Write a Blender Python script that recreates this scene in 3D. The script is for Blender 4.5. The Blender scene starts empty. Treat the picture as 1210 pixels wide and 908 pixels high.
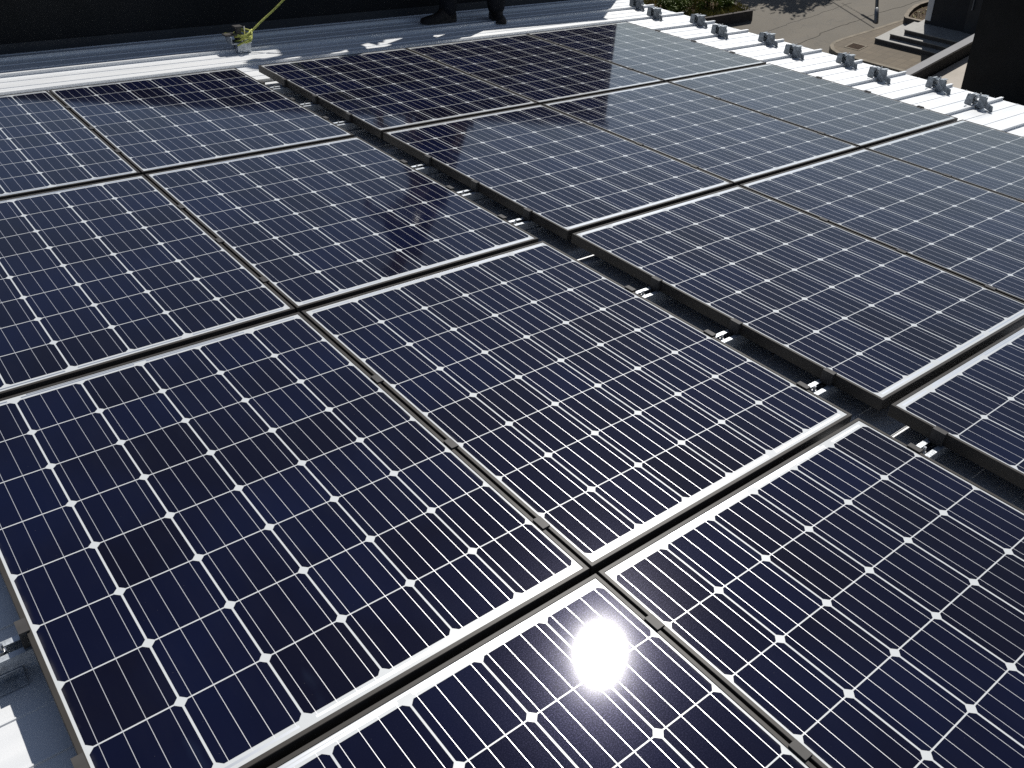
import bpy, bmesh, math, random
from mathutils import Vector, Matrix, noise
random.seed(7)
S = bpy.context.scene
COL = S.collection
R = math.radians

# ------------------------------------------------------------------ camera, sky, sun, exposure
PITCH = R(11)                                   # the roof falls 11 degrees towards +X
RM = Matrix.Rotation(PITCH, 4, 'Y')             # roof frame -> world frame
cd = bpy.data.cameras.new('camera'); cam = bpy.data.objects.new('camera', cd); COL.objects.link(cam)
cd.sensor_width = 36; cd.lens = 1026.2 / 1210 * 36; cd.clip_start = .05; cd.clip_end = 2000
right = Vector((.7788, -.6245, .0590)); down = Vector((-.3114, -.4666, -.8278)); fwd = Vector((.5445, .6263, -.5579))
cm = Matrix.Identity(4)
for i, v in enumerate((right, -down, -fwd)):
    for j in range(3): cm[j][i] = v[j]
cm.translation = Vector((-.5218, -4.2191, 1.3445))
cam.matrix_world = RM @ cm
S.camera = cam

SUN = Vector((.6381, .3956, .6605)).normalized()
w = bpy.data.worlds.new('World'); S.world = w; w.use_nodes = True
nt = w.node_tree; bg = nt.nodes['Background']
sky = nt.nodes.new('ShaderNodeTexSky'); sky.sky_type = 'NISHITA'; sky.sun_disc = False
sky.sun_elevation = math.asin(SUN.z); sky.sun_rotation = math.atan2(SUN.x, SUN.y)
sky.air_density = .75; sky.dust_density = .25; sky.ozone_density = 2.5
hs = nt.nodes.new('ShaderNodeHueSaturation'); hs.inputs['Saturation'].default_value = .76
nt.links.new(sky.outputs[0], hs.inputs['Color']); nt.links.new(hs.outputs[0], bg.inputs[0]); bg.inputs[1].default_value = .074
sl = bpy.data.lights.new('sun', 'SUN'); sl.energy = 4.9; sl.angle = R(.53); sl.color = (1, .965, .91)
so = bpy.data.objects.new('sun', sl); COL.objects.link(so)
so.rotation_euler = SUN.to_track_quat('Z', 'Y').to_euler(); so.location = (20, 12, 30)
S.view_settings.view_transform = 'Standard'; S.view_settings.look = 'None'
S.view_settings.exposure = 0; S.view_settings.gamma = 1
S.cycles.use_denoising = False
S.cycles.max_bounces = 6; S.cycles.diffuse_bounces = 3; S.cycles.glossy_bounces = 4
S.cycles.sample_clamp_indirect = 6

# ------------------------------------------------------------------ materials
class NB:
    """small node-expression builder"""
    def __init__(self, name):
        self.m = bpy.data.materials.new(name); self.m.use_nodes = True
        self.t = self.m.node_tree; self.n = self.t.nodes; self.p = self.n['Principled BSDF']
    def link(self, a, b): self.t.links.new(a, b)
    def put(self, sock, v):
        if isinstance(v, bpy.types.NodeSocket): self.link(v, sock)
        else: sock.default_value = v
    def math(self, op, a, b=None, c=None):
        n = self.n.new('ShaderNodeMath'); n.operation = op
        for i, v in enumerate((a, b, c)):
            if v is not None: self.put(n.inputs[i], v)
        return n.outputs[0]
    def obj(self):
        return self.n.new('ShaderNodeTexCoord').outputs['Object']
    def xyz(self, v):
        n = self.n.new('ShaderNodeSeparateXYZ'); self.link(v, n.inputs[0]); return n.outputs
    def noise(self, vec, scale, detail=4, rough=.55, out='Fac'):
        n = self.n.new('ShaderNodeTexNoise'); n.inputs['Scale'].default_value = scale
        n.inputs['Detail'].default_value = detail; n.inputs['Roughness'].default_value = rough
        if vec is not None: self.link(vec, n.inputs['Vector'])
        return n.outputs[out]
    def mapv(self, vec, scale):
        n = self.n.new('ShaderNodeMapping'); n.inputs['Scale'].default_value = scale; self.link(vec, n.inputs[0]); return n.outputs[0]
    def ramp(self, v, stops):
        n = self.n.new('ShaderNodeValToRGB'); e = n.color_ramp.elements
        while len(e) < len(stops): e.new(.5)
        for k, (pos, c) in enumerate(stops):
            e[k].position = pos; e[k].color = (c, c, c, 1) if not isinstance(c, tuple) else (*c, 1)
        self.link(v, n.inputs[0]); return n.outputs[0]
    def mix(self, f, a, b):
        n = self.n.new('ShaderNodeMix'); n.data_type = 'RGBA'
        self.put(n.inputs[0], f)
        for s, v in ((n.inputs[6], a), (n.inputs[7], b)):
            self.put(s, (*v, 1) if isinstance(v, tuple) else v)
        return n.outputs[2]
    def bump(self, h, strength, dist):
        n = self.n.new('ShaderNodeBump'); n.inputs['Strength'].default_value = strength; n.inputs['Distance'].default_value = dist
        self.link(h, n.inputs['Height']); return n.outputs[0]
    def set(self, **k):
        for a, v in k.items():
            s = self.p.inputs[a.replace('_', ' ')]
            if isinstance(v, tuple) and len(v) == 3: v = (*v, 1)
            self.put(s, v)
        return self.m

def mat(name, c, rough=.6, metal=0, spec=.5, var=.15, scale=3, bump=0, bscale=60, vec_scale=None):
    b = NB(name); o = b.obj()
    if vec_scale: o = b.mapv(o, vec_scale)
    f = b.noise(o, scale, 5)
    dark = tuple(x * (1 - var) for x in c); lite = tuple(min(1, x * (1 + var)) for x in c)
    col = b.mix(b.ramp(f, [(.3, 0.), (.7, 1.)]), dark, lite)
    b.set(Base_Color=col, Roughness=rough, Metallic=metal)
    b.p.inputs['Specular IOR Level'].default_value = spec
    if bump: b.set(Normal=b.bump(b.noise(o, bscale, 4), bump, .01))
    return b.m

PU, PV = .1569, .159            # cell pitch along / across a panel
HW, HL = .490, .657             # panel half width / half length

def panel_material():
    b = NB('solar_cells_under_glass')
    o = b.obj(); X, Y, Z = b.xyz(o)
    M = b.math
    u = M('ADD', M('DIVIDE', X, PV), 3.0); v = M('ADD', M('DIVIDE', Y, PU), 4.0)
    fu = M('ABSOLUTE', M('MULTIPLY', M('SUBTRACT', M('FRACT', u), .5), PV))
    fv = M('ABSOLUTE', M('MULTIPLY', M('SUBTRACT', M('FRACT', v), .5), PU))
    hu, hv = .0774, .0770
    c1 = M('LESS_THAN', fu, hu); c2 = M('LESS_THAN', fv, hv); c3 = M('LESS_THAN', M('ADD', fu, fv), hu + hv - .0098)
    ax = M('ABSOLUTE', X); ay = M('ABSOLUTE', Y)
    inx = M('LESS_THAN', ax, 3 * PV); iny = M('LESS_THAN', ay, 4 * PU)
    cell = M('MULTIPLY', M('MULTIPLY', c1, c2), M('MULTIPLY', c3, M('MULTIPLY', inx, iny)))
    # four busbars per cell column, running the whole string
    fb = M('ABSOLUTE', M('MULTIPLY', M('SUBTRACT', M('FRACT', M('MULTIPLY', u, 4.0)), .5), PV / 4))
    bus = M('MULTIPLY', M('LESS_THAN', fb, .00053), M('MULTIPLY', inx, M('LESS_THAN', ay, 4 * PU + .006)))
    # wide silver collecting ribbons at both ends, interrupted between strings
    r1 = M('LESS_THAN', M('ABSOLUTE', M('SUBTRACT', ay, 4 * PU + .0085)), .0028)
    top = M('GREATER_THAN', Y, 0.0)
    k = M('DIVIDE', M('ADD', u, top), 2.0)
    edge = M('GREATER_THAN', M('MULTIPLY', M('SUBTRACT', .5, M('ABSOLUTE', M('SUBTRACT', M('FRACT', k), .5))), 2 * PV), .016)
    rib = M('MULTIPLY', M('MULTIPLY', r1, edge), M('LESS_THAN', ax, 3 * PV - .014))
    r2 = M('MULTIPLY', M('LESS_THAN', M('ABSOLUTE', M('SUBTRACT', Y, 4 * PU + .0155)), .0022), M('LESS_THAN', ax, 2 * PV - .03))
    rib = M('MAXIMUM', rib, r2)
    metal = M('MAXIMUM', M('MULTIPLY', bus, .55), M('MULTIPLY', rib, .85))
    # cell colour: each cell a touch different, blue towards some edges
    comb = b.n.new('ShaderNodeCombineXYZ')
    b.put(comb.inputs[0], M('FLOOR', u)); b.put(comb.inputs[1], M('FLOOR', v))
    info = b.n.new('ShaderNodeObjectInfo'); b.put(comb.inputs[2], M('MULTIPLY', info.outputs['Random'], 37.0))
    wn = b.n.new('ShaderNodeTexWhiteNoise'); wn.noise_dimensions = '3D'; b.link(comb.outputs[0], wn.inputs['Vector'])
    cc = b.mix(wn.outputs['Value'], (.0034, .0036, .0110), (.0037, .0052, .0200))
    cloud = b.noise(o, 2.2, 3)
    cc = b.mix(b.ramp(cloud, [(.45, 0.), (.75, .5)]), cc, (.004, .008, .034))
    col = b.mix(cell, (.55, .57, .575), cc)
    col = b.mix(bus, col, (.66, .66, .67)); col = b.mix(rib, col, (.52, .545, .58))
    # a thin film of dust, uneven, and a few wiped smears
    off = b.n.new('ShaderNodeVectorMath'); off.operation = 'ADD'; b.link(o, off.inputs[0])
    cr = b.n.new('ShaderNodeCombineXYZ'); b.put(cr.inputs[0], M('MULTIPLY', info.outputs['Random'], 91.0)); b.link(cr.outputs[0], off.inputs[1])
    d = b.ramp(b.noise(b.mapv(off.outputs[0], (1, .35, 1)), 9, 6, .65), [(.45, 0.), (.85, .007)])
    specks = b.ramp(b.noise(off.outputs[0], 330, 1), [(.80, 0.), (.815, .55)])
    rim = M('MULTIPLY', M('MAXIMUM', b.ramp(ay, [(.625, 0.), (.648, 1.)]), b.ramp(ax, [(.468, 0.), (.482, 1.)])), b.ramp(b.noise(off.outputs[0], 14, 5), [(.42, 0.), (.7, .22)]))
    smear = b.ramp(b.noise(b.mapv(off.outputs[0], (5, 1.6, 1)), 1.5, 4, .5), [(.66, 0.), (.76, .040)])
    film = M('MAXIMUM', M('MAXIMUM', d, M('MULTIPLY', specks, .35)), rim)
    col = b.mix(film, col, (.42, .40, .37))
    col = b.mix(M('MULTIPLY', smear, cell), col, (.16, .26, .45))
    g = b.noise(off.outputs[0], 1500, 1)
    rr = b.ramp(b.noise(off.outputs[0], 6, 5), [(.3, .055), (.75, .068)])
    spark = b.ramp(b.noise(off.outputs[0], 420, 2, .8), [(.48, .12), (.66, 1.)])
    b.set(Base_Color=col, Metallic=metal, Roughness=M('SUBTRACT', .30, M('MULTIPLY', M('MULTIPLY', cell, M('SUBTRACT', 1.0, bus)), .11)))
    b.set(**{'Specular Tint': b.mix(cell, (1., 1., 1.), (.42, .40, 1.))})
    b.set(**{'Specular IOR Level': M('ADD', M('MULTIPLY', M('SUBTRACT', 1.0, cell), .3), M('MULTIPLY', M('MULTIPLY', cell, spark), .038))})
    b.p.inputs['Coat Weight'].default_value = 1; b.p.inputs['Coat IOR'].default_value = 1.25
    b.set(**{'Coat Roughness': rr, 'Coat Normal': b.bump(g, .010, .0005)})
    return b.m

def roof_material():
    b = NB('silver_roof_sheet'); o = b.obj()
    st = b.noise(b.mapv(o, (.6, 5, 5)), 2.0, 5)
    fine = b.noise(o, 260, 2)
    col = b.mix(b.ramp(st, [(.3, 0.), (.7, 1.)]), (.70, .72, .735), (.78, .79, .795))
    sp = b.noise(o, 45, 3)
    col = b.mix(b.ramp(sp, [(.70, 0.), (.76, .25)]), col, (.33, .33, .32))
    b.set(Base_Color=col, Metallic=.18, Roughness=b.ramp(st, [(.3, .33), (.7, .45)]), Normal=b.bump(fine, .12, .001))
    return b.m

def road_material():
    b = NB('worn_brown_asphalt'); o = b.obj()
    big = b.noise(o, .35, 6); mid = b.noise(o, 2.3, 6); fine = b.noise(o, 28, 3)
    col = b.mix(b.ramp(big, [(.35, 0.), (.65, 1.)]), (.108, .092, .067), (.145, .124, .093))
    col = b.mix(b.ramp(mid, [(.5, 0.), (.75, .55)]), col, (.095, .085, .07))
    col = b.mix(b.ramp(fine, [(.35, .30), (.6, 0.)]), col, (.07, .065, .055))
    vo = b.n.new('ShaderNodeTexVoronoi'); vo.feature = 'DISTANCE_TO_EDGE'; vo.inputs['Scale'].default_value = .22
    wob = b.n.new('ShaderNodeVectorMath'); wob.operation = 'ADD'; b.link(o, wob.inputs[0])
    nz = b.n.new('ShaderNodeTexNoise'); nz.inputs['Scale'].default_value = 1.6; nz.inputs['Detail'].default_value = 5; b.link(o, nz.inputs['Vector'])
    b.link(nz.outputs['Color'], wob.inputs[1]); b.link(wob.outputs[0], vo.inputs['Vector'])
    col = b.mix(b.ramp(vo.outputs['Distance'], [(.0, .55), (.006, 0.)]), col, (.06, .055, .045))
    b.set(Base_Color=col, Roughness=.85, Normal=b.bump(fine, .4, .02))
    return b.m

def paver_material():
    b = NB('brown_concrete_pavers'); o = b.obj()
    br = b.n.new('ShaderNodeTexBrick'); b.link(o, br.inputs['Vector']); br.inputs['Scale'].default_value = 1
    br.inputs['Brick Width'].default_value = .3; br.inputs['Row Height'].default_value = .3; br.inputs['Mortar Size'].default_value = .008
    br.offset = 0
    br.inputs['Color1'].default_value = (.160, .128, .088, 1); br.inputs['Color2'].default_value = (.130, .104, .072, 1)
    br.inputs['Mortar'].default_value = (.085, .07, .05, 1)
    f = b.noise(o, 1.2, 6)
    col = b.mix(b.ramp(f, [(.4, 0.), (.75, .6)]), br.outputs['Color'], (.10, .082, .06))
    b.set(Base_Color=col, Roughness=.9, Normal=b.bump(b.noise(o, 40, 3), .3, .01))
    return b.m

def leaf_material(name, a, c):
    b = NB(name); info = b.n.new('ShaderNodeObjectInfo'); geo = b.n.new('ShaderNodeNewGeometry')
    f = b.noise(b.obj(), 3.5, 3); 
    col = b.mix(b.ramp(f, [(.35, 0.), (.65, 1.)]), a, c)
    col = b.mix(b.math('MULTIPLY', geo.outputs['Random Per Island'], .6), col, tuple(x * 1.5 for x in c))
    b.set(Base_Color=col, Roughness=.6); b.p.inputs['Specular IOR Level'].default_value = .25
    return b.m

M_PANEL = panel_material()
M_FRAME = mat('black_anodised_aluminium', (.046, .042, .038), .40, 0, .12, var=.12, scale=14)
M_CLAMP = mat('dark_clamp_metal', (.058, .055, .053), .45, 0, .15, var=.15, scale=25)
M_ROOF = roof_material()
M_GALV = mat('galvanised_steel', (.46, .49, .52), .40, .5, var=.30, scale=34, bump=.12, bscale=120)
M_SNOW = mat('weathered_galvanised_steel', (.20, .225, .25), .40, .65, var=.4, scale=42, bump=.15, bscale=130)
M_BOLT = mat('bolt_steel', (.62, .62, .62), .25, .95, var=.1, scale=60)
M_BLACK = mat('black_siding', (.014, .015, .016), .75, 0, .2, var=.25, scale=2.5, bump=.15, bscale=40)
M_FLASH = mat('dark_flashing', (.035, .038, .043), .5, .2, .4, var=.2)
M_UNDER = mat('dark_house_wall', (.03, .03, .032), .8, 0, .3)
M_ROAD = road_material(); M_PAVER = paver_material()
M_KERB = mat('pale_kerb_concrete', (.22, .19, .145), .9, 0, .3, var=.25, scale=4, bump=.2)
M_ROAD_LINE = mat('black_road_line', (.035, .032, .028), .9, 0, .2, var=.3, scale=8)
M_GROUND = mat('dry_earth', (.12, .10, .07), .95, 0, .2, var=.35, scale=.4, bump=.4, bscale=6)
M_STEP = mat('grey_step_tile', (.27, .262, .24), .7, 0, .4, var=.14, scale=6, bump=.1)
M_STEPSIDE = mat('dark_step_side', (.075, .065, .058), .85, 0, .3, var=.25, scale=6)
M_PLANTER = mat('planter_concrete', (.24, .205, .16), .9, 0, .3, var=.25, scale=5, bump=.2)
M_SOIL = mat('brown_soil', (.075, .052, .032), .95, 0, .2, var=.5, scale=9, bump=.6, bscale=25)
M_COPING = mat('grey_coping_metal', (.20, .20, .205), .7, 0, .25, var=.08, scale=3)
M_TERRACE = mat('beige_terrace_floor', (.42, .38, .33), .8, 0, .3, var=.08, scale=3)
M_TRIM = mat('pale_grey_trim', (.62, .62, .62), .6, 0, .4, var=.06)
M_POLE = mat('grey_pole_steel', (.17, .18, .19), .5, .4, .5, var=.15, scale=5)
M_RUST = mat('rusty_grate_iron', (.075, .04, .02), .85, .2, .3, var=.4, scale=14)
M_DARK = mat('pit_shade_black', (.01, .008, .006), .9, 0, .1)
M_ROPE = mat('yellow_green_rope', (.50, .52, .13), .7, 0, .3, var=.25, scale=60, bump=.3, bscale=300)
M_BARK = mat('bark', (.10, .075, .05), .9, 0, .2, var=.35, scale=9, bump=.6, bscale=30)
M_LEAF = leaf_material('green_leaf', (.045, .075, .010), (.115, .150, .025))
M_LEAF_D = leaf_material('dark_green_leaf', (.02, .038, .012), (.045, .075, .02))
M_GRASS = leaf_material('dry_grass', (.11, .115, .028), (.21, .18, .05))
M_CLOTH = mat('black_work_cloth', (.012, .013, .016), .85, 0, .2, var=.4, scale=18, bump=.4, bscale=45)
M_SHOE = mat('dark_shoe', (.018, .015, .013), .65, 0, .3, var=.4, scale=30)
M_SOLE = mat('brown_sole_edge', (.06, .05, .042), .8, 0, .3, var=.3, scale=30)
M_SKIN = mat('skin', (.42, .26, .18), .55, 0, .4, var=.08, scale=10)
M_HELMET = mat('white_helmet', (.6, .6, .58), .35, 0, .5, var=.05)

# ------------------------------------------------------------------ helpers
def link(name, me, m, parent=None, mw=None):
    o = bpy.data.objects.new(name, me); COL.objects.link(o)
    if m is not None and not me.materials:
        for mm in (m if isinstance(m, (list, tuple)) else [m]): me.materials.append(mm)
    if parent: o.parent = parent
    elif mw is not None: o.matrix_world = mw
    return o
def build(name, bm, m, parent=None, mw=None, smooth=False, bevel=0):
    if bevel:
        bmesh.ops.bevel(bm, geom=[e for e in bm.edges if len(e.link_faces) == 2 and e.calc_face_angle(0) > .6], offset=bevel, segments=2, affect='EDGES', profile=.6)
    bmesh.ops.recalc_face_normals(bm, faces=bm.faces)
    me = bpy.data.meshes.new(name); bm.to_mesh(me); bm.free()
    if smooth:
        for p in me.polygons: p.use_smooth = True
    return link(name, me, m, parent, mw)
def tag(o, label=None, cat=None, group=None, kind=None):
    if label: o['label'] = label
    if cat: o['category'] = cat
    if group: o['group'] = group
    if kind: o['kind'] = kind
    return o
def thing(name, label, cat, mw, group=None):
    o = bpy.data.objects.new(name, None); COL.objects.link(o); o.matrix_world = mw; o.empty_display_size = .1
    return tag(o, label, cat, group)
def share(name, src, parent):
    o = bpy.data.objects.new(name, src); COL.objects.link(o); o.parent = parent; return o
def roofT(x, y, z, rz=0): return RM @ Matrix.Translation((x, y, z)) @ Matrix.Rotation(rz, 4, 'Z')
def T(x, y, z, rz=0): return Matrix.Translation((x, y, z)) @ Matrix.Rotation(rz, 4, 'Z')
def box(bm, x0, x1, y0, y1, z0, z1, mi=0):
    vs = [bm.verts.new((x, y, z)) for z in (z0, z1) for y in (y0, y1) for x in (x0, x1)]
    for f in ((0, 2, 3, 1), (4, 5, 7, 6), (0, 1, 5, 4), (2, 6, 7, 3), (0, 4, 6, 2), (1, 3, 7, 5)):
        bm.faces.new([vs[i] for i in f]).material_index = mi
    return vs
def prism(bm, pts, z0, z1, mi=0, mtop=None):
    a = [bm.verts.new((x, y, z0)) for x, y in pts]; b = [bm.verts.new((x, y, z1)) for x, y in pts]; n = len(pts)
    bm.faces.new(a[::-1]).material_index = mi; bm.faces.new(b).material_index = mi if mtop is None else mtop
    for i in range(n): bm.faces.new((a[i], a[(i + 1) % n], b[(i + 1) % n], b[i])).material_index = mi
def extr(bm, pts, fn, d0, d1, mi=0):
    """extrude a 2-D outline between d0 and d1; fn(p, d) gives the 3-D point"""
    a = [bm.verts.new(fn(p, d0)) for p in pts]; b = [bm.verts.new(fn(p, d1)) for p in pts]; n = len(pts)
    bm.faces.new(a[::-1]).material_index = mi; bm.faces.new(b).material_index = mi
    for i in range(n): bm.faces.new((a[i], a[(i + 1) % n], b[(i + 1) % n], b[i])).material_index = mi
def tube(bm, path, rad, seg=10, cap=True, mi=0):
    path = [Vector(p) for p in path]; rings = []
    n = len(path); rads = rad if isinstance(rad, (list, tuple)) else [rad] * n
    ref = Vector((0, 0, 1))
    for i, p in enumerate(path):
        t = (path[min(i + 1, n - 1)] - path[max(i - 1, 0)]).normalized()
        if abs(t.dot(ref)) > .95: ref = Vector((1, 0, 0))
        s = t.cross(ref).normalized(); q = s.cross(t).normalized()
        rings.append([bm.verts.new(p + (s * math.cos(a) + q * math.sin(a)) * rads[i]) for a in (2 * math.pi * k / seg for k in range(seg))])
    for r0, r1 in zip(rings, rings[1:]):
        for k in range(seg): bm.faces.new((r0[k], r0[(k + 1) % seg], r1[(k + 1) % seg], r1[k])).material_index = mi
    if cap: bm.faces.new(rings[0][::-1]).material_index = mi; bm.faces.new(rings[-1]).material_index = mi
def leaves(bm, pts, size, rnd, mi=0):
    for p in pts:
        n = Vector((rnd.gauss(0, 1), rnd.gauss(0, 1), rnd.gauss(.6, 1))).normalized()
        a = n.orthogonal().normalized(); a.rotate(Matrix.Rotation(rnd.random() * 6.28, 3, n)); b2 = n.cross(a)
        s = size * rnd.uniform(.6, 1.4)
        vs = [bm.verts.new(p + a * s), bm.verts.new(p + b2 * s * .45 + n * s * .12), bm.verts.new(p - a * s), bm.verts.new(p - b2 * s * .45 + n * s * .12)]
        bm.faces.new(vs).material_index = mi

# ------------------------------------------------------------------ the setting on the ground (world frame)
H = -10.5; ZA = H + .15
bm = bmesh.new(); g = 900
vs = [bm.verts.new(p) for p in ((-g, -g, H - .06), (g, -g, H - .06), (g, g, H - .06), (-g, g, H - .06))]; bm.faces.new(vs)
tag(build('ground', bm, M_GROUND), kind='structure')
bm = bmesh.new()
vs = [bm.verts.new((x, y, H)) for x, y in ((8, 6), (70, 6), (70, 45), (8, 45))]; bm.faces.new(vs)
tag(build('road', bm, M_ROAD), kind='structure')
apron = [(26.15, 2), (26.15, 12.2), (26.22, 12.65), (26.38, 12.98), (26.62, 13.2), (26.95, 13.31), (27.4, 13.27), (28.81, 12.95), (29.84, 12.76), (40, 11.1), (40, 2)]
bm = bmesh.new(); prism(bm, apron, H - .05, ZA); tag(build('pavement', bm, M_PAVER), kind='structure')
# kerb: a rim round the road side of the pavement, a little proud
def offset_path(pts, d):
    out = []
    for i, p in enumerate(pts):
        a = Vector(pts[max(i - 1, 0)]); c = Vector(pts[min(i + 1, len(pts) - 1)]); t = (c - a).normalized()
        out.append((p[0] + t.y * d, p[1] - t.x * d))
    return out
rim = apron[0:10]; bm = bmesh.new()
outer = offset_path(rim, -.03); inner = offset_path(rim, .10)
n = len(rim)
for i in range(n - 1):
    q = [outer[i], outer[i + 1], inner[i + 1], inner[i]]
    a = [bm.verts.new((x, y, H - .05)) for x, y in q]; b = [bm.verts.new((x, y, ZA + .006)) for x, y in q]
    bm.faces.new(b); bm.faces.new((a[0], a[1], b[1], b[0])); bm.faces.new((a[2], a[3], b[3], b[2]))
bmesh.ops.remove_doubles(bm, verts=bm.verts, dist=.0005)
tag(build('kerb', bm, M_KERB), kind='structure')
# cracks and one straight dark line on the road
def strip(bm, pts, wd, z):
    for k in range(len(pts) - 1):
        a, c = Vector(pts[k]), Vector(pts[k + 1]); t = (c - a).normalized(); s = Vector((-t.y, t.x)) * wd / 2
        bm.faces.new([bm.verts.new((*q, z)) for q in (a + s, a - s, c - s, c + s)])
bm = bmesh.new()
def jag(pts, amp, rnd=random.Random(3)):
    out = []
    for a, c in zip(pts, pts[1:]):
        a, c = Vector(a), Vector(c); n_ = max(2, int((c - a).length / .16))
        for k in range(n_): out.append(a.lerp(c, k / n_) + Vector((rnd.uniform(-amp, amp), rnd.uniform(-amp, amp))))
    out.append(Vector(pts[-1])); return out
strip(bm, jag([(24.5, 14.7), (26.35, 14.42), (27.4, 14.26), (27.7, 14.42), (29.45, 14.13)], .035), .028, H + .004)
strip(bm, jag([(29.45, 14.13), (30.7, 14.0), (31.44, 13.75), (36, 13.0)], .03), .022, H + .004)
strip(bm, jag([(24, 16.2), (27, 16.0), (31, 15.4)], .05), .016, H + .004)
strip(bm, [(34.5, 23.5), (30.83, 16.3), (29.08, 12.96)], .05, H + .005)
tag(build('road_cracks_and_line', bm, M_ROAD_LINE), kind='structure')

# drain in the pavement
t_ = thing('drain_grate', 'square rusty drain opening in the brown pavement near the kerb corner', 'drain', T(27.02, 12.48, ZA))
bm = bmesh.new()
for a in ((-.26, -.21, -.29, .29), (.21, .26, -.29, .29), (-.21, .21, -.29, -.24), (-.21, .21, .24, .29)): box(bm, *a, -.05, .012)
build('rim', bm, M_KERB, t_)
bm = bmesh.new(); box(bm, -.21, .21, -.24, .24, .0015, .004); build('pit_shade', bm, M_DARK, t_)  # flat near-black plate paints the shade inside the drain
bm = bmesh.new()
for k in range(7): box(bm, -.19 + k * .06, -.165 + k * .06, -.24, .24, .005, .011)
build('grate_bars', bm, M_RUST, t_)

# steps up to the neighbouring entrance
t_ = thing('entrance_steps', 'three grey tiled steps leading up to a dark house across the road', 'steps', T(27.71, 12.24, ZA))
for k, (x, y) in enumerate(((27.71, 12.24), (27.96, 11.86), (28.2, 11.5))):
    bm = bmesh.new(); x0, y0 = x - 27.71, y - 12.24
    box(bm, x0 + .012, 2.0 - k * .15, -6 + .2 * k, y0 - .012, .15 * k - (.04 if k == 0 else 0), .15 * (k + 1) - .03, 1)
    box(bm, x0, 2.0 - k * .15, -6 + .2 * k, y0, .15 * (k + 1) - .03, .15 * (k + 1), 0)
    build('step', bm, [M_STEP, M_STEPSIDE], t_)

# planter with curved rim
po = [(29.45, 11.56), (29.45, 12.25), (29.56, 12.36), (29.73, 12.45), (30.21, 12.62), (30.77, 12.72), (31.4, 12.62), (32.4, 12.2), (32.4, 11.56)]
pi = [(29.56, 11.66), (29.56, 12.17), (29.66, 12.26), (29.92, 12.38), (30.43, 12.53), (30.9, 12.58), (31.3, 12.5), (32.28, 12.1), (32.28, 11.66)]
t_ = thing('planter', 'low planter with a curved concrete rim and bare soil beside the steps', 'planter', T(29.45, 12.25, ZA))
bm = bmesh.new(); n = len(po)
for i in range(n):
    j = (i + 1) % n
    P_ = lambda p, z: bm.verts.new((p[0] - 29.45, p[1] - 12.25, z))
    bm.faces.new((P_(po[i], .35), P_(po[j], .35), P_(pi[j], .35), P_(pi[i], .35)))
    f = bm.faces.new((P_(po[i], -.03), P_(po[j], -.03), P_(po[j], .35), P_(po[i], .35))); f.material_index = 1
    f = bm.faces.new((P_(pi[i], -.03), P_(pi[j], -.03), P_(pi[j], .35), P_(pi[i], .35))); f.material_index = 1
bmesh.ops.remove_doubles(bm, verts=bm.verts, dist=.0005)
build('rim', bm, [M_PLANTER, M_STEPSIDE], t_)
bm = bmesh.new(); bm.faces.new([bm.verts.new((x - 29.45, y - 12.25, .24)) for x, y in pi]); build('soil', bm, M_SOIL, t_)
bm = bmesh.new(); rr = random.Random(5)
pts = [Vector((rr.uniform(.2, 2.5), rr.uniform(-.5, .1), rr.uniform(.24, .34))) for _ in range(110)]
leaves(bm, pts, .045, rr); build('dry_plants', bm, M_GRASS, t_)['kind'] = 'stuff'

# entrance house: dark, its side in shade, pale corner trim
hx, hy = 29.05, 11.3
t_ = thing('dark_house', 'dark shaded house behind the grey steps with a pale corner board', 'house', T(hx, hy, ZA))
bm = bmesh.new(); box(bm, 0, 9, -12, 0, -.1, 6.4); build('wall', bm, M_UNDER, t_)
bm = bmesh.new(); box(bm, -.4, 9.4, -12.4, .12, 6.4, 6.6); build('roof', bm, M_FLASH, t_, bevel=.02)
bm = bmesh.new(); box(bm, -.022, .0, -.2, -.002, .58, 6.395); build('corner_trim', bm, M_TRIM, t_)
bm = bmesh.new(); box(bm, -.03, 0, -2.4, -1.4, .46, 2.5); dr = build('door', bm, M_FLASH, t_, bevel=.005)
bm = bmesh.new(); box(bm, -.09, -.03, -1.56, -1.53, 1.2, 1.6); build('handle', bm, M_POLE, dr)

# flat-roofed annex with a parapet in front of it
t_ = thing('annex', 'flat roofed annex with a grey capped parapet below the eave', 'building', T(16, 3.3, H))
bm = bmesh.new(); box(bm, -5, 7, -5.2, .52, 0, 4.88); build('wall', bm, M_UNDER, t_)
bm = bmesh.new(); box(bm, -4.98, 6.98, -5.18, .50, 4.88, 4.91); build('roof', bm, M_TERRACE, t_)
bm = bmesh.new(); box(bm, -5, 7, .52, .66, 4.0, 5.14); build('parapet', bm, M_UNDER, t_)
bm = bmesh.new(); box(bm, -5.02, 7.02, .505, .685, 5.14, 5.18); build('coping', bm, M_COPING, t_, bevel=.006)
bm = bmesh.new(); box(bm, -4.98, 6.98, -1.1, -1.02, 4.91, 4.96); build('roof_batten', bm, M_UNDER, t_)

# the tall dark neighbour on the right
t_ = thing('neighbour_house', 'tall black walled house filling the right edge beyond the eave', 'house', T(15.0, 2.93, H))
bm = bmesh.new(); box(bm, 0, 9, -14, 0, 0, 6.85); build('wall', bm, M_BLACK, t_)
bm = bmesh.new(); box(bm, -.03, 9.3, -14.3, .03, 6.85, 6.93); build('roof', bm, M_FLASH, t_, bevel=.02)

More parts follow.
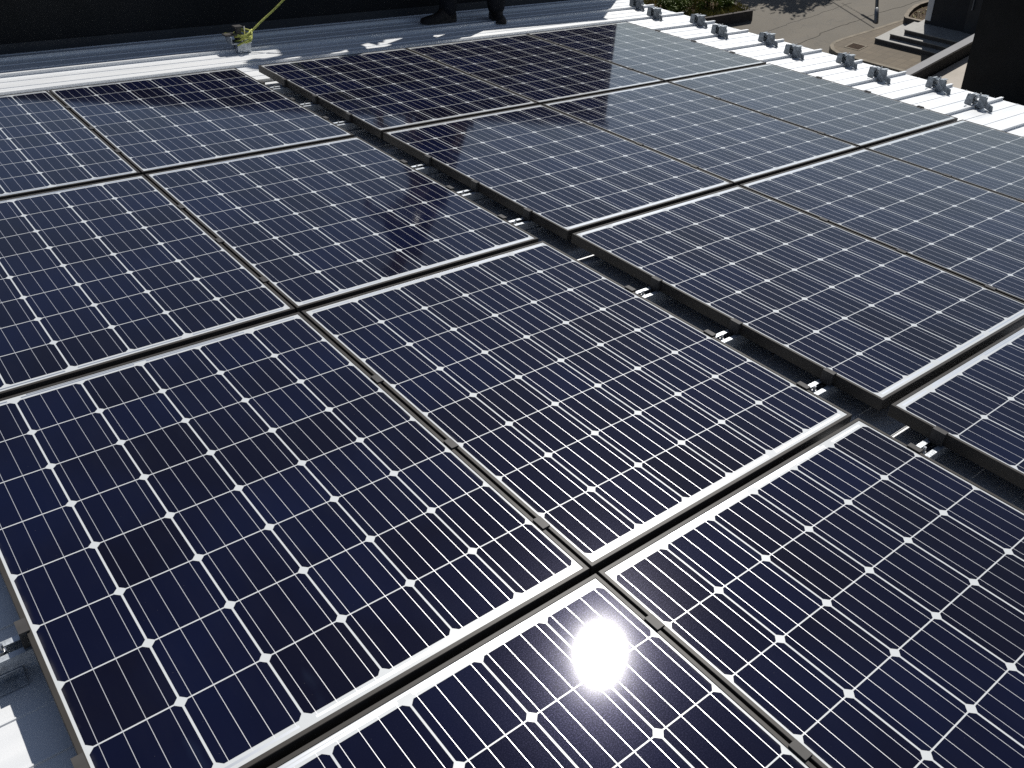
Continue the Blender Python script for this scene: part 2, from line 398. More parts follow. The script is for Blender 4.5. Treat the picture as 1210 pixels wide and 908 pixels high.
# pole with a guy wire, slanted to turn its shadow away
t_ = thing('guy_pole', 'slanting grey steel pole standing on the road just off the kerb', 'pole', T(29.71, 13.47, H))
lean = Vector((1.1, .875, 1))
bm = bmesh.new(); tube(bm, [lean * .33, lean * 1.5, lean * 3.2], [.060, .057, .052], 18); build('shaft', bm, M_POLE, t_, smooth=True)
bm = bmesh.new(); tube(bm, [lean * -.02, lean * .32, lean * .35], [.078, .076, .062], 18); build('base_sleeve', bm, M_POLE, t_, smooth=True)
bm = bmesh.new(); tube(bm, [lean * 3.2, lean * 8], .012, 8); build('wire', bm, M_POLE, t_, smooth=True)

# planted bed behind a low retaining wall
bx, by = 27.36, 17.2
dirx, diry = Vector((-1.27, .67)).normalized()
t_ = thing('retaining_wall', 'low dark retaining wall along the overgrown bed by the road', 'wall', T(bx, by, H))
bm = bmesh.new()
A = Vector((0, 0)); Bv = Vector((dirx, diry)) * 14; nrm = Vector((-diry, dirx)) * -.13
C2 = Vector((.55, 1.65)).normalized() * 9
prism(bm, [tuple(A), tuple(A + nrm), tuple(Bv + nrm), tuple(Bv)], -.05, .36)
s2 = Vector((-C2.y, C2.x)).normalized() * .13
prism(bm, [(.004, .004), tuple(C2), tuple(C2 + s2), tuple(s2 + Vector((.0, .16)))], -.05, .355)
build('wall_body', bm, M_STEPSIDE, t_)
bm = bmesh.new()
bed = [(bx - .1, by + .12), (bx + C2.x - .1, by + C2.y), (bx + C2.x - 8, by + C2.y + 8), (bx + Bv.x, by + Bv.y + .12)]
prism(bm, bed, H - .05, H + .27); tag(build('planting_bed', bm, M_SOIL), kind='structure')
bm = bmesh.new(); rr = random.Random(11)
def bedpt():
    while True:
        a, c = rr.random() ** 1.3 * 9, rr.random() ** 1.2 * 7
        p = Vector((dirx, diry)) * a + Vector((.316, .949)) * (c + .15)
        if p.x > -11: return Vector((bx + p.x, by + p.y, H + .27))
for _ in range(9000):
    p = bedpt(); h = rr.uniform(.06, .22); a = rr.random() * 6.28; d = Vector((math.cos(a), math.sin(a), 0)) * .032
    tip = p + Vector((rr.gauss(0, .05), rr.gauss(0, .05), h))
    bm.faces.new([bm.verts.new(p - d), bm.verts.new(p + d), bm.verts.new(tip)])
tag(build('bed_grass', bm, M_GRASS), label='dry brownish grass covering the bed behind the retaining wall', cat='grass', kind='stuff')
def shrub(x, y, r, h, m, label, seed):
    t = thing('shrub', label, 'shrub', T(x, y, H + .27), 'shrubs in the bed by the road')
    rnd = random.Random(seed); bm = bmesh.new()
    tips = []
    for k in range(9):
        a = rnd.random() * 6.28; q = Vector((math.cos(a) * r * rnd.uniform(.2, .7), math.sin(a) * r * rnd.uniform(.2, .7), h * rnd.uniform(.5, .9)))
        tube(bm, [(0, 0, -.03), q * .5 + Vector((0, 0, .05)), q], [.014, .01, .005], 5); tips.append(q)
    build('stem', bm, M_BARK, t)
    bm = bmesh.new(); pts = []
    cl = tips + [Vector((rnd.gauss(0, r * .5), rnd.gauss(0, r * .5), h * rnd.uniform(.25, .95))) for _ in range(10)]
    for q in cl:
        s = r * rnd.uniform(.16, .34)
        for _ in range(70):
            d = Vector((rnd.gauss(0, 1), rnd.gauss(0, 1), rnd.gauss(0, .8))) * s * .6
            if (q + d).z > .0: pts.append(q + d)
    leaves(bm, pts, .055, rnd); build('foliage', bm, m, t)
shrub(26.9, 19.0, .55, .75, M_LEAF, 'bright green rounded shrub at the bed corner nearest the road', 1)
shrub(24.2, 20.7, 1.0, 1.3, M_LEAF, 'largest bright green shrub in the bed behind the roof edge', 2)
shrub(25.6, 19.4, .6, .6, M_LEAF, 'low green shrub between the large shrub and the retaining wall', 3)
shrub(25.8, 20.1, .5, .55, M_LEAF, 'small yellow green shrub just above the roof edge', 7)
shrub(25.75, 19.55, .42, .45, M_LEAF, 'small shrub between two green shrubs beside the roof edge', 8)
shrub(27.3, 18.35, .35, .32, M_LEAF, 'smallest shrub at the end of the retaining wall', 9)
shrub(22.5, 21.9, 1.1, 1.5, M_LEAF_D, 'dark green shrub at the far left end of the bed', 4)
shrub(27.6, 21.8, .9, 1.2, M_LEAF_D, 'dark green shrub at the back of the bed', 5)
shrub(25.3, 22.6, 1.2, 1.6, M_LEAF_D, 'wide dark shrub behind the bright green shrubs', 6)

# street tree beyond the top of the picture; its shade falls on the road
t_ = thing('street_tree', 'leafy tree whose shade falls across the road beside the bed', 'tree', T(35.4, 21.6, H))
rnd = random.Random(21); bm = bmesh.new()
tube(bm, [(0, 0, -.1), (.05, .03, 1.4), (.0, .1, 2.8), (.1, .1, 4.2)], [.2, .15, .12, .08], 10)
ends = []
for k in range(11):
    a = k * 2.4; z0 = 2.0 + k * .2; e = Vector((math.cos(a) * rnd.uniform(1.0, 1.9), math.sin(a) * rnd.uniform(1.0, 1.9), z0 + rnd.uniform(.8, 1.8)))
    tube(bm, [(0, .05, z0), e * .5 + Vector((0, 0, z0 * .5 + .15)), e], [.06, .04, .015], 6); ends.append(e)
build('trunk', bm, M_BARK, t_, smooth=True)
bm = bmesh.new(); pts = []
for e in ends + [Vector((rnd.gauss(0, 1.1), rnd.gauss(0, 1.1), rnd.uniform(3.4, 5.8))) for _ in range(22)]:
    for _ in range(230): pts.append(e + Vector((rnd.gauss(0, .32), rnd.gauss(0, .32), rnd.gauss(0, .26))))
leaves(bm, pts, .15, rnd); build('crown', bm, M_LEAF_D, t_)

# ------------------------------------------------------------------ the roof we stand on
ROOF_Z, EAVE = -.10, 5.655
SEAM0, SEAMP = .305, .349
def seam_y(k): return SEAM0 - SEAMP * k
home = thing('own_house', 'house with a silver standing seam metal roof under the solar panels', 'house', RM.copy())
prof = []
for k in range(22, -6, -1):
    y = seam_y(k)
    if y > 1.8: continue
    prof += [(y - .007, 0), (y - .006, .013), (y - .009, .0145), (y - .009, .019), (y + .009, .019), (y + .009, .0145), (y + .006, .013), (y + .007, 0)]
    for d in (.125, .240): prof += [(y + d - .004, 0), (y + d - .002, .0028), (y + d + .002, .0028), (y + d + .004, 0)]
prof = [(seam_y(22) - .3, 0)] + [p for p in prof if p[0] < 1.855] + [(1.858, 0)]
bm = bmesh.new(); X0 = -4.5
a = [bm.verts.new((X0, y, ROOF_Z + z)) for y, z in prof]; b = [bm.verts.new((EAVE, y, ROOF_Z + z)) for y, z in prof]
for i in range(len(prof) - 1): bm.faces.new((a[i], a[i + 1], b[i + 1], b[i]))
c = [bm.verts.new((X, Y, ROOF_Z - .03)) for X, Y in ((X0, prof[0][0]), (X0, 1.858), (EAVE, 1.858), (EAVE, prof[0][0]))]
bm.faces.new(c)
bm.faces.new([b[0], c[3], c[2], b[-1]] + [b[i] for i in range(len(prof) - 2, 0, -1)])
bm.faces.new([a[0], c[0], c[1], a[-1]] + [a[i] for i in range(len(prof) - 2, 0, -1)])
bm.faces.new((a[0], b[0], c[3], c[0]))
build('roof', bm, M_ROOF, home)
bm = bmesh.new(); y1 = prof[0][0]
vb = lambda x, y, z: bm.verts.new(RM.inverted() @ Vector((x, y, z)))
vt = []
for (x, y) in ((-4.2, y1 + .3), (5.2, y1 + .3), (5.2, 1.84), (-4.2, 1.84)):
    zr = -math.tan(PITCH) * x + (ROOF_Z - .04) / math.cos(PITCH)
    vt.append((vb(x, y, H - .05), vb(x, y, zr)))
for i in range(4):
    j = (i + 1) % 4; bm.faces.new((vt[i][0], vt[j][0], vt[j][1], vt[i][1]))
bm.faces.new([v[1] for v in vt]); build('wall', bm, M_UNDER, home)

# upper part of the house: black wall with an unseen eave, added and tapered to shape its shadow, behind the roof
up = thing('upper_wall', 'black wall with dark flashing along the back edge of the metal roof', 'wall', RM.copy())
WY = 1.862; XE = 5.75
def top(x): return .155 + .194 * x
bm = bmesh.new()
pts = [(X0, ROOF_Z - .2), (XE, ROOF_Z - .2), (XE, top(XE)), (X0, max(top(X0), -.06))]
pts = [(-1.05, ROOF_Z - .2), (XE, ROOF_Z - .2), (XE, top(XE)), (-1.05, top(-1.05))]
extr(bm, pts, lambda p, d: (p[0], d, p[1]), WY, WY + 3.5); build('wall', bm, M_BLACK, up)
bm = bmesh.new()
pts = [(-1.08, top(-1.08)), (XE + .03, top(XE + .03)), (XE + .03, top(XE + .03) + .05), (-1.08, top(-1.08) + .05)]
extr(bm, pts, lambda p, d: (p[0], (WY - .02 - .26 * (XE + .03 - p[0]) / 6.86) if d < 2 else d, p[1] + .003), WY - .23, WY + 3.5); build('eave', bm, M_BLACK, up)
bm = bmesh.new()
extr(bm, [(WY - .012, -.098), (WY - .001, -.098), (WY - .001, -.045), (WY - .006, -.045), (WY - .008, -.062)], lambda p, d: (d, p[0], p[1]), -1.0, XE); build('flashing', bm, M_FLASH, up)

# ------------------------------------------------------------------ solar panels
bm = bmesh.new()
def ring(bm, ax, ay, bx_, by_, za, zb):
    """one frame strip between two rectangles given as half sizes"""
    A_ = [bm.verts.new((sx * ax, sy * ay, za)) for sx, sy in ((-1, -1), (1, -1), (1, 1), (-1, 1))]
    B_ = [bm.verts.new((sx * bx_, sy * by_, zb)) for sx, sy in ((-1, -1), (1, -1), (1, 1), (-1, 1))]
    for i in range(4): bm.faces.new((A_[i], A_[(i + 1) % 4], B_[(i + 1) % 4], B_[i]))
FW, FH = .0098, .035
e = .0009
prof_f = [(0, -FH), (0, .0015 - e), (e, .0015), (FW - e * .7, .0015), (FW, .0008), (FW, -.006), (.0015, -.0065), (.0015, -FH + .0015), (.022, -FH + .0015), (.022, -FH), (0, -FH)]
for (d0, z0), (d1, z1) in zip(prof_f, prof_f[1:]): ring(bm, HW - d0, HL - d0, HW - d1, HL - d1, z0, z1)
bmesh.ops.remove_doubles(bm, verts=bm.verts, dist=.00002); bmesh.ops.recalc_face_normals(bm, faces=bm.faces)
ME_FRAME = bpy.data.meshes.new('frame'); bm.to_mesh(ME_FRAME); bm.free(); ME_FRAME.materials.append(M_FRAME)
bm = bmesh.new(); box(bm, -HW + FW - .0003, HW - FW + .0003, -HL + FW - .0003, HL - FW + .0003, -.0055, 0)
bmesh.ops.recalc_face_normals(bm, faces=bm.faces)
ME_GLASS = bpy.data.meshes.new('glass'); bm.to_mesh(ME_GLASS); bm.free(); ME_GLASS.materials.append(M_PANEL)

COLX = [0, .9875, 2.103, 3.094, 4.086]
ROWL = [-.0150, -1.3545, -2.6920, -4.0235]; ROWR = [-.0250, -1.3640, -2.7030, -4.0410]
LAB = {
 (0, 0): 'solar panel cut by the left edge in the row nearest the black wall',
 (1, 0): 'solar panel left of the dark gap in the row nearest the black wall',
 (2, 0): 'solar panel mirroring the worker, right of the dark gap beside the black wall',
 (3, 0): 'dark mirroring solar panel beside the black wall, between two other panels',
 (4, 0): 'farthest solar panel at the back corner by the eave, half dark and half grey',
 (0, 1): 'solar panel cut by the left edge, one row in front of the wall row',
 (1, 1): 'second solar panel from the wall on the left side of the dark gap',
 (2, 1): 'second solar panel from the wall on the right side of the dark gap',
 (3, 1): 'grey solar panel in the centre of the right array, second row from the wall',
 (4, 1): 'pale grey solar panel along the eave, second from the back corner',
 (0, 2): 'large whole solar panel at the lower left with the bare roof beside it',
 (1, 2): 'whole solar panel in the picture centre, left of the dark gap',
 (2, 2): 'brown tinted whole solar panel right of the dark gap, third row from the wall',
 (3, 2): 'solar panel inside the right array, third row, cut by the right edge',
 (4, 2): 'speckled solar panel along the eave at the right edge, third from the back',
 (0, 3): 'solar panel at the bottom edge carrying the white sun glare',
 (1, 3): 'navy solar panel in the lower right corner, right of the sun glare',
 (2, 3): 'solar panel at the right edge just beyond the near end of the dark gap',
}
for (c_, r_), lab in LAB.items():
    y = (ROWL if c_ < 2 else ROWR)[r_]
    jit = random.uniform(-.0012, .0012)
    t_ = thing('solar_panel', lab, 'solar panel', roofT(COLX[c_], y, jit * .5, jit), 'solar panels on the metal roof')
    share('frame', ME_FRAME, t_); share('glass', ME_GLASS, t_)

# ------------------------------------------------------------------ mounting brackets on the seams, with clamps
def mesh_of(name, bm, m, bevel=0):
    if bevel: bmesh.ops.bevel(bm, geom=[e for e in bm.edges if e.calc_face_angle(0) > .6], offset=bevel, segments=1, affect='EDGES')
    bmesh.ops.recalc_face_normals(bm, faces=bm.faces)
    me = bpy.data.meshes.new(name); bm.to_mesh(me); bm.free()
    for mm in (m if isinstance(m, (list, tuple)) else [m]): me.materials.append(mm)
    return me
ZC = -FH - .001       # top of channel
def channel_mesh(half):
    bm = bmesh.new()
    pr = [(-.025, -.030), (.025, -.030), (.025, 0), (.011, 0), (.011, -.003), (.022, -.003), (.022, -.027), (-.022, -.027), (-.022, -.003), (-.011, -.003), (-.011, 0), (-.025, 0)]
    extr(bm, pr, lambda p, d: (d, p[0], p[1] + ZC), -half, half)
    return mesh_of('channel', bm, M_GALV)
def seam_clamp_mesh():
    bm = bmesh.new()
    for s in (-1, 1):
        box(bm, -.03, .03, s * .0115, s * .0155, ROOF_Z + .003, ZC - .031)
        box(bm, -.03, .03, s * .0156, s * .046, ROOF_Z + .003, ROOF_Z + .006)
        box(bm, -.03, .03, s * .0156, s * .027, ZC - .034, ZC - .031)
        for k in (-.018, 0, .018): box(bm, k - .004, k + .004, s * .0156, s * .0172, ROOF_Z + .012, ROOF_Z + .03)
    return mesh_of('seam_clamp', bm, M_GALV)
ME_CH_S, ME_CH_G, ME_CH_L = channel_mesh(.11), channel_mesh(.19), channel_mesh(.14)
ME_SC = seam_clamp_mesh()
def bolt_mesh():
    bm = bmesh.new()
    bmesh.ops.create_cone(bm, cap_ends=True, segments=6, radius1=.0075, radius2=.0075, depth=.007, matrix=Matrix.Translation((0, 0, .0035)))
    bmesh.ops.create_cone(bm, cap_ends=True, segments=10, radius1=.004, radius2=.0038, depth=.02, matrix=Matrix.Translation((0, 0, .012)))
    return mesh_of('bolt', bm, M_BOLT)
ME_BOLT = bolt_mesh()
bm = bmesh.new(); box(bm, -.0105, .0105, -.018, .018, .0022, .0052); box(bm, -.003, .003, -.018, .018, -FH, .0022); ME_MID = mesh_of('mid_clamp', bm, M_CLAMP, .0006)
bm = bmesh.new(); box(bm, -.007, .012, -.018, .018, .0022, .0055); box(bm, .0012, .012, -.018, .018, -FH - .001, .0022); ME_END = mesh_of('end_clamp', bm, M_CLAMP, .0006)
ORD = ['first', 'second', 'third', 'fourth', 'fifth', 'sixth', 'seventh', 'eighth', 'ninth', 'tenth', 'eleventh', 'twelfth', 'thirteenth']
KS = [0, 1, 2, 4, 5, 6, 8, 9, 10, 11, 12, 13]
def joint(x, ks, line, cat, kind, parts, grp):
    for n_, k in enumerate(ks):
        t_ = thing('mounting_bracket', f'{ORD[n_]} {kind} from the wall, {line}', cat, roofT(x, seam_y(k), 0), grp)
        for nm, me, px, pz, rz in parts:
            o = share(nm, me, t_); o.location = (px, 0, pz); o.rotation_euler = (0, 0, rz)
base = [('seam_clamp', ME_SC, 0, 0, 0)]
joint(.4938, KS[:11], 'between the two left columns', 'clamp', 'dark mid clamp', base + [('channel', ME_CH_S, 0, 0, 0), ('mid_clamp', ME_MID, 0, 0, 0)], 'clamps in the left column gap')
joint(2.5985, KS[:10], 'one column right of the dark gap', 'clamp', 'dark mid clamp', base + [('channel', ME_CH_S, 0, 0, 0), ('mid_clamp', ME_MID, 0, 0, 0)], 'clamps between right array columns')
joint(3.590, KS[:9], 'beside the outermost panel column', 'clamp', 'dark mid clamp', base + [('channel', ME_CH_S, 0, 0, 0), ('mid_clamp', ME_MID, 0, 0, 0)], 'clamps between right array columns')
gl = COLX[1] + HW; gr = COLX[2] - HW; gc = (gl + gr) / 2
joint(gc, KS[:12], 'in the dark gap', 'bracket', 'channel bracket with end clamps', base + [('channel', ME_CH_G, 0, 0, 0), ('end_clamp', ME_END, gl - gc, 0, 0), ('end_clamp', ME_END, gr - gc, 0, math.pi), ('bolt', ME_BOLT, .004, ZC - .010, 0)], 'brackets in the dark gap')
joint(COLX[4] + HW, KS[:7], 'on the panel edge facing the eave', 'clamp', 'dark end clamp', base + [('channel', ME_CH_S, -.05, 0, 0), ('end_clamp', ME_END, 0, 0, 0)], 'clamps along the eave edge')
joint(-HW, [9, 10], 'left of the lower left panel', 'bracket', 'galvanised channel bracket', base + [('channel', ME_CH_L, -.02, 0, 0), ('end_clamp', ME_END, 0, 0, math.pi), ('bolt', ME_BOLT, -.045, ZC - .004, 0)], 'brackets on the left edge')
for o in list(COL.objects):       # seam clamps of the left brackets sit under the visible channel
    if o.name.startswith('seam_clamp') and o.parent and 'left of the lower' in o.parent.get('label', ''): o.location.x = -.055

# ------------------------------------------------------------------ snow guards along the eave (bare seam brackets)
def snow_guard_meshes():
    bm = bmesh.new()                         # clamping halves hugging the seam
    for s in (-1, 1):
        pr = [(.0115, .004), (.030, .004), (.030, .007), (.016, .009), (.017, .026), (.032, .034), (.034, .052), (.020, .066), (.017, .090), (.004, .084), (.004, .080), (.0105, .078), (.0115, .062), (.0215, .050), (.020, .038), (.0115, .028)]
        extr(bm, pr, lambda p, d: (d, s * p[0], p[1]), -.032, .032)
    extr(bm, [(-.0035, .079), (.0035, .079), (.0035, .083), (-.0035, .083)], lambda p, d: (d, p[0], p[1]), -.03, .03)
    body = mesh_of('clamp_body', bm, M_SNOW)
    bm = bmesh.new()                         # folded half towards the wall
    pr = [(.016, .010), (.052, .012), (.060, .020), (.056, .092), (.018, .098)]
    extr(bm, pr, lambda p, d: (d, p[0], p[1]), -.046, -.0435)
    extr(bm, [(.0565, .014), (.059, .014), (.055, .09), (.0525, .09)], lambda p, d: (d, p[0], p[1]), -.043, -.012)
    extr(bm, [(.0365, .012), (.039, .012), (.037, .094), (.0345, .094)], lambda p, d: (d, p[0], p[1]), -.043, .02)
    box(bm, -.043, .01, .020, .034, .092, .0945)
    w1 = mesh_of('wing', bm, M_SNOW)
    bm = bmesh.new()                         # folded half with the long low wing
    pr = [(-.016, .012), (-.048, .010), (-.060, .022), (-.104, .004), (-.112, .010), (-.106, .046), (-.072, .058), (-.052, .098), (-.016, .098)]
    extr(bm, pr, lambda p, d: (d, p[0], p[1]), -.048, -.0455)
    extr(bm, [(-.030, .012), (-.0325, .012), (-.0305, .094), (-.028, .094)], lambda p, d: (d, p[0], p[1]), -.045, .02)
    extr(bm, [(-.052, .014), (-.0545, .014), (-.0505, .09), (-.048, .09)], lambda p, d: (d, p[0], p[1]), -.045, -.01)
    box(bm, -.045, .01, -.046, -.020, .0955, .098)
    box(bm, -.045, -.022, -.104, -.066, .0035, .006)
    w2 = mesh_of('wing', bm, M_SNOW)
    bm = bmesh.new()
    tube(bm, [(0, -.040, .044), (0, .040, .044)], .0055, 8)
    for s in (-1, 1): tube(bm, [(0, s * .030, .044), (0, s * .036, .044)], .010, 6)
    tube(bm, [(.0, 0, .084), (.0, 0, .104)], .0045, 8); tube(bm, [(0, 0, .0845), (0, 0, .091)], .009, 6)
    bolt = mesh_of('bolt', bm, M_BOLT)
    return body, w1, w2, bolt
SG = snow_guard_meshes()
PLACE = ['at the far end of the eave near the wall', 'second from the far end of the eave', 'third from the far end, before the green bed',
         'fourth from the far end, before the retaining wall', 'fifth from the far end, before the plain road', 'sixth from the far end, before the road crack',
         'seventh from the far end, below the drain', 'fourth from the right edge, below the steps', 'second from the right edge, below the beige patch', 'nearest the right edge, against the black house']
for n_, k in enumerate(range(-3, 7)):
    x = 5.46 if n_ % 2 == 0 else 5.315
    rz = random.uniform(-.06, .06)
    t_ = thing('snow_guard', 'galvanised seam bracket on the roof, ' + PLACE[n_], 'bracket', roofT(x, seam_y(k), ROOF_Z, rz), 'seam brackets along the eave')
    for nm, me in zip(('clamp_body', 'wing', 'wing', 'bolt'), SG): share(nm, me, t_).scale = (1.0, 1.08, .84)

# ------------------------------------------------------------------ rope anchor near the wall
ax_, ay_ = 1.83, seam_y(-3)
t_ = thing('anchor_clamp', 'seam clamp wrapped with yellow green rope in front of the black wall', 'clamp', roofT(ax_, ay_, ROOF_Z))
bm = bmesh.new()
box(bm, -.045, .045, -.045, -.0118, .004, .056); box(bm, -.045, .045, .0118, .040, .004, .056)
build('clamp_body', bm, M_GALV, t_, bevel=.003)
bm = bmesh.new(); box(bm, -.085, .05, -.052, .046, .057, .064); box(bm, -.085, -.080, -.052, .046, .0645, .10); build('plate', bm, M_GALV, t_)
bm = bmesh.new(); box(bm, -.11, -.02, -.028, .028, .103, .112); box(bm, -.03, .0, -.02, .02, .066, .145); box(bm, -.04, .012, -.026, .026, .146, .156); build('jaw', bm, M_CLAMP, t_, bevel=.003)
bm = bmesh.new(); tube(bm, [(.03, 0, .065), (.03, 0, .15)], .006, 8); tube(bm, [(.03, 0, .065), (.03, 0, .078)], .013, 6); build('bolt', bm, M_BOLT, t_)
bm = bmesh.new(); pth = []
rnd = random.Random(4)
for k in range(90):      # turns of rope round the clamp
    a = k * .42; rr_ = 1 + .12 * math.sin(k * 1.7)
    pth.append((.018 + math.cos(a) * .055 * rr_, math.sin(a) * .055 * rr_, .066 + .050 * (k / 90) + .014 * math.sin(a * .5 + k * .3)))
tube(bm, pth, .0052, 6)
tube(bm, [(-.05, -.055, .05), (-.01, -.06, .068), (.05, -.055, .085), (.075, 0, .09), (.05, .05, .08), (-.02, .055, .10), (-.09, .03, .108)], .0055, 6)
wr = build('rope_turns', bm, M_ROPE, t_, smooth=True)
p0 = Vector((ax_ + .06, ay_, ROOF_Z + .10)); p1 = Vector((3.30, 1.50, 1.04))
bm = bmesh.new(); pth = []
for k in range(41):
    f = k / 40; p = p0.lerp(p1, f); p.z -= .025 * math.sin(math.pi * f); p += Vector((.008 * math.sin(f * 31), .012 * math.sin(f * 23), .010 * math.sin(f * 27 + 1))) * min(1, f * 8) * (1 - f)
    pth.append(p - p0)
tube(bm, pth, .0065, 8)
tag(build('safety_rope', bm, M_ROPE, mw=roofT(*p0), smooth=True), 'yellow green safety rope rising from the clamp towards the worker', 'rope')

# ------------------------------------------------------------------ the worker bending down beside the wall
def skin_mesh(name, joints, edges, m, parent, root=0, sub=2, mats=None):
    me = bpy.data.meshes.new(name); me.from_pydata([j[0] for j in joints], edges, [])
    o = bpy.data.objects.new(name, me); COL.objects.link(o)
    o.modifiers.new('skin', 'SKIN').use_smooth_shade = True
    for k, j in enumerate(joints):
        v = me.skin_vertices[0].data[k]; r_ = j[1]; v.radius = r_ if isinstance(r_, tuple) else (r_, r_); v.use_root = (k == root)
    sb = o.modifiers.new('sub', 'SUBSURF'); sb.levels = sub; sb.render_levels = sub
    dg = bpy.context.evaluated_depsgraph_get(); dg.update()
    me2 = bpy.data.meshes.new_from_object(o.evaluated_get(dg)); bpy.data.objects.remove(o)
    me2.materials.clear(); me2.name = name
    return link(name, me2, m, parent)
wk = thing('person', 'worker in black trousers and dark shoes standing on the roof by the black wall', 'person', roofT(3.75, 1.51, ROOF_Z))
hip = Vector((-.13, .0, .90)); fL = Vector((-.19, .045, 0)); fR = Vector((.245, -.03, 0))
up_ = Vector((-.19, 0, .98))
chest = hip + Vector((-.20, 0, .36)); neck = hip + Vector((-.32, -.005, .54)); head = hip + Vector((-.40, -.01, .66))
kL = Vector((-.235, .05, .47)); kR = Vector((.115, -.03, .47)); aL = fL + Vector((.03, 0, .10)); aR = fR + Vector((.0, 0, .10))
hL = hip + Vector((-.06, .06, -.03)); hR = hip + Vector((.06, -.06, -.03))
sL = neck + Vector((.04, .17, -.05)); sR = neck + Vector((.04, -.17, -.05))
eL = sL + Vector((-.06, .05, -.29)); eR = sR + Vector((-.02, -.05, -.30)); wL = eL + Vector((-.22, -.04, -.12)); wR = eR + Vector((-.20, .04, -.13))
J = [(hip, (.13, .11)), (hip.lerp(chest, .5), (.12, .10)), (chest, (.14, .11)), (neck, .058), (head + Vector((.02, 0, -.02)), (.085, .08)), (head + Vector((-.07, 0, .03)), (.075, .07)),
     (hL, .085), (kL, .058), (aL, .030), (hR, .085), (kR, .058), (aR, .030), (sL, .058), (eL, .042), (wL, .030), (sR, .058), (eR, .042), (wR, .030),
     (fL + Vector((-.08, 0, .025)), .018), (fR + Vector((-.03, -.05, .025)), .018)]
Eg = [(0, 1), (1, 2), (2, 3), (3, 4), (4, 5), (0, 6), (6, 7), (7, 8), (0, 9), (9, 10), (10, 11), (2, 12), (12, 13), (13, 14), (2, 15), (15, 16), (16, 17), (8, 18), (11, 19)]
body = skin_mesh('body', J, Eg, M_SKIN, wk)
# trousers, jacket over the body
skin_mesh('trousers', [(hip + Vector((-.03, 0, .05)), (.15, .13)), (hL, .108), (kL, .088), (aL + Vector((.0, 0, .04)), .078), (aL + Vector((-.015, 0, -.085)), .062), (hR, .108), (kR, .088), (aR + Vector((0, 0, .04)), .082), (aR + Vector((-.005, 0, -.08)), .066)],
          [(0, 1), (1, 2), (2, 3), (3, 4), (0, 5), (5, 6), (6, 7), (7, 8)], M_CLOTH, wk)
skin_mesh('jacket', [(hip + Vector((-.02, 0, .02)), (.16, .135)), (hip.lerp(chest, .5), (.15, .13)), (chest, (.165, .135)), (neck + Vector((.03, 0, -.02)), .075), (sL, .078), (eL, .060), (wL + Vector((.01, 0, .03)), .046), (sR, .078), (eR, .060), (wR + Vector((.01, 0, .03)), .046)],
          [(0, 1), (1, 2), (2, 3), (2, 4), (4, 5), (5, 6), (2, 7), (7, 8), (8, 9)], M_CLOTH, wk)
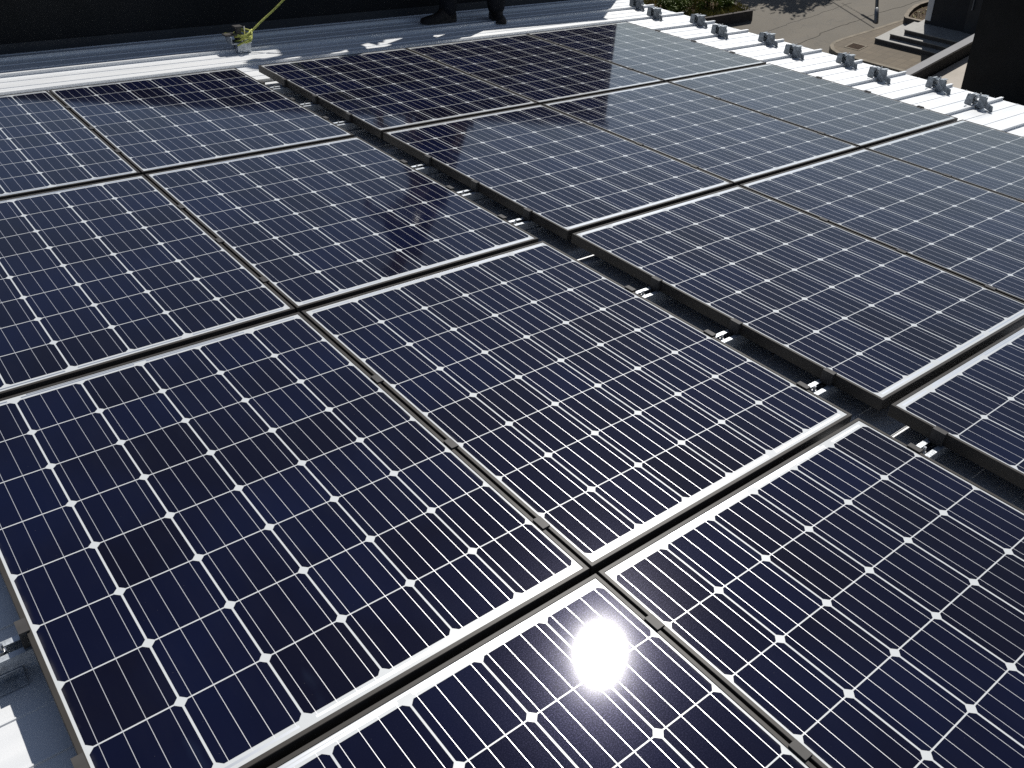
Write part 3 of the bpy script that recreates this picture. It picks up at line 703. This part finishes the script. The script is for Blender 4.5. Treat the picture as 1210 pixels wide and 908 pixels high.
for f, ang, ln in ((fL, math.pi, .29), (fR, math.pi + 1.15, .26)):
    d = Vector((math.cos(ang), math.sin(ang), 0)); s = Vector((-d.y, d.x, 0)); bm = bmesh.new()
    secs = [(-.085, .034, .08, 0), (-.07, .046, .135, 0), (0, .050, .15, 0), (.06, .047, .075, 0), (.12, .052, .058, 0), (.17, .050, .048, 0), (.205, .036, .040, .004), (.215, .018, .030, .010)]
    rings = []
    for u, wd, hh, z0 in secs:
        u = u * ln / .29; c0 = f + d * u
        rings.append([bm.verts.new(c0 + s * (wd * q) + Vector((0, 0, z0 + hh * zz))) for q, zz in ((-.9, 0), (.9, 0), (1, .2), (.92, .55), (.55, .92), (0, 1), (-.55, .92), (-.92, .55), (-1, .2))])
    for r0, r1 in zip(rings, rings[1:]):
        for k in range(9):
            fc = bm.faces.new((r0[k], r0[(k + 1) % 9], r1[(k + 1) % 9], r1[k])); fc.material_index = 1 if k in (0, 1, 8) else 0
    bm.faces.new(rings[0]); bm.faces.new(rings[-1][::-1])
    build('shoe', bm, [M_SHOE, M_SOLE], wk, smooth=True)
# helmet
bm = bmesh.new(); bmesh.ops.create_uvsphere(bm, u_segments=24, v_segments=12, radius=.13)
bmesh.ops.delete(bm, geom=[v for v in bm.verts if v.co.z < -.01], context='VERTS')
axis = (head - neck).normalized(); hm = Matrix.Translation(head + axis * .03) @ axis.to_track_quat('Z', 'Y').to_matrix().to_4x4()
bmesh.ops.transform(bm, matrix=hm, verts=bm.verts); hl = build('helmet', bm, M_HELMET, wk, smooth=True); sd = hl.modifiers.new('t', 'SOLIDIFY'); sd.thickness = .004
# hands: palm with five bent fingers
for wv, side, seed in ((wL, 1, 1), (wR, -1, 2)):
    dn = Vector((-.25, 0, -.97)).normalized(); sd_ = Vector((.97, 0, -.25)) * 1.0
    J = [(wv, .024), (wv + dn * .045, (.036, .02)), (wv + dn * .085, (.038, .018))]; Eg = [(0, 1), (1, 2)]
    for q, L in ((-.027, .072), (-.009, .082), (.009, .078), (.027, .06)):
        b0 = wv + dn * .085 + sd_ * q; i0 = len(J)
        J += [(b0, .0085), (b0 + dn * L * .5 + Vector((0, -.01 * side, 0)), .0082), (b0 + dn * L * .9 + Vector((0, -.035 * side, 0)), .0072)]; Eg += [(2, i0), (i0, i0 + 1), (i0 + 1, i0 + 2)]
    i0 = len(J); b0 = wv + dn * .04 + sd_ * -.036
    J += [(b0, .011), (b0 + dn * .035 + sd_ * -.022, .0095), (b0 + dn * .06 + sd_ * -.022 + Vector((0, -.012 * side, 0)), .008)]; Eg += [(1, i0), (i0, i0 + 1), (i0 + 1, i0 + 2)]
    skin_mesh('hand', J, Eg, M_SKIN, wk, sub=1)


# unseen second worker, added behind the wall for dark reflections and roof shade
w2_ = wk.copy(); COL.objects.link(w2_); w2_.matrix_world = roofT(4.14, 2.42, top(4.14) + .05)
w2_['label'] = 'added unseen second worker, mirrored as a dark figure in the panels beside the gap'
for ch in list(wk.children):
    c_ = ch.copy(); COL.objects.link(c_); c_.parent = w2_
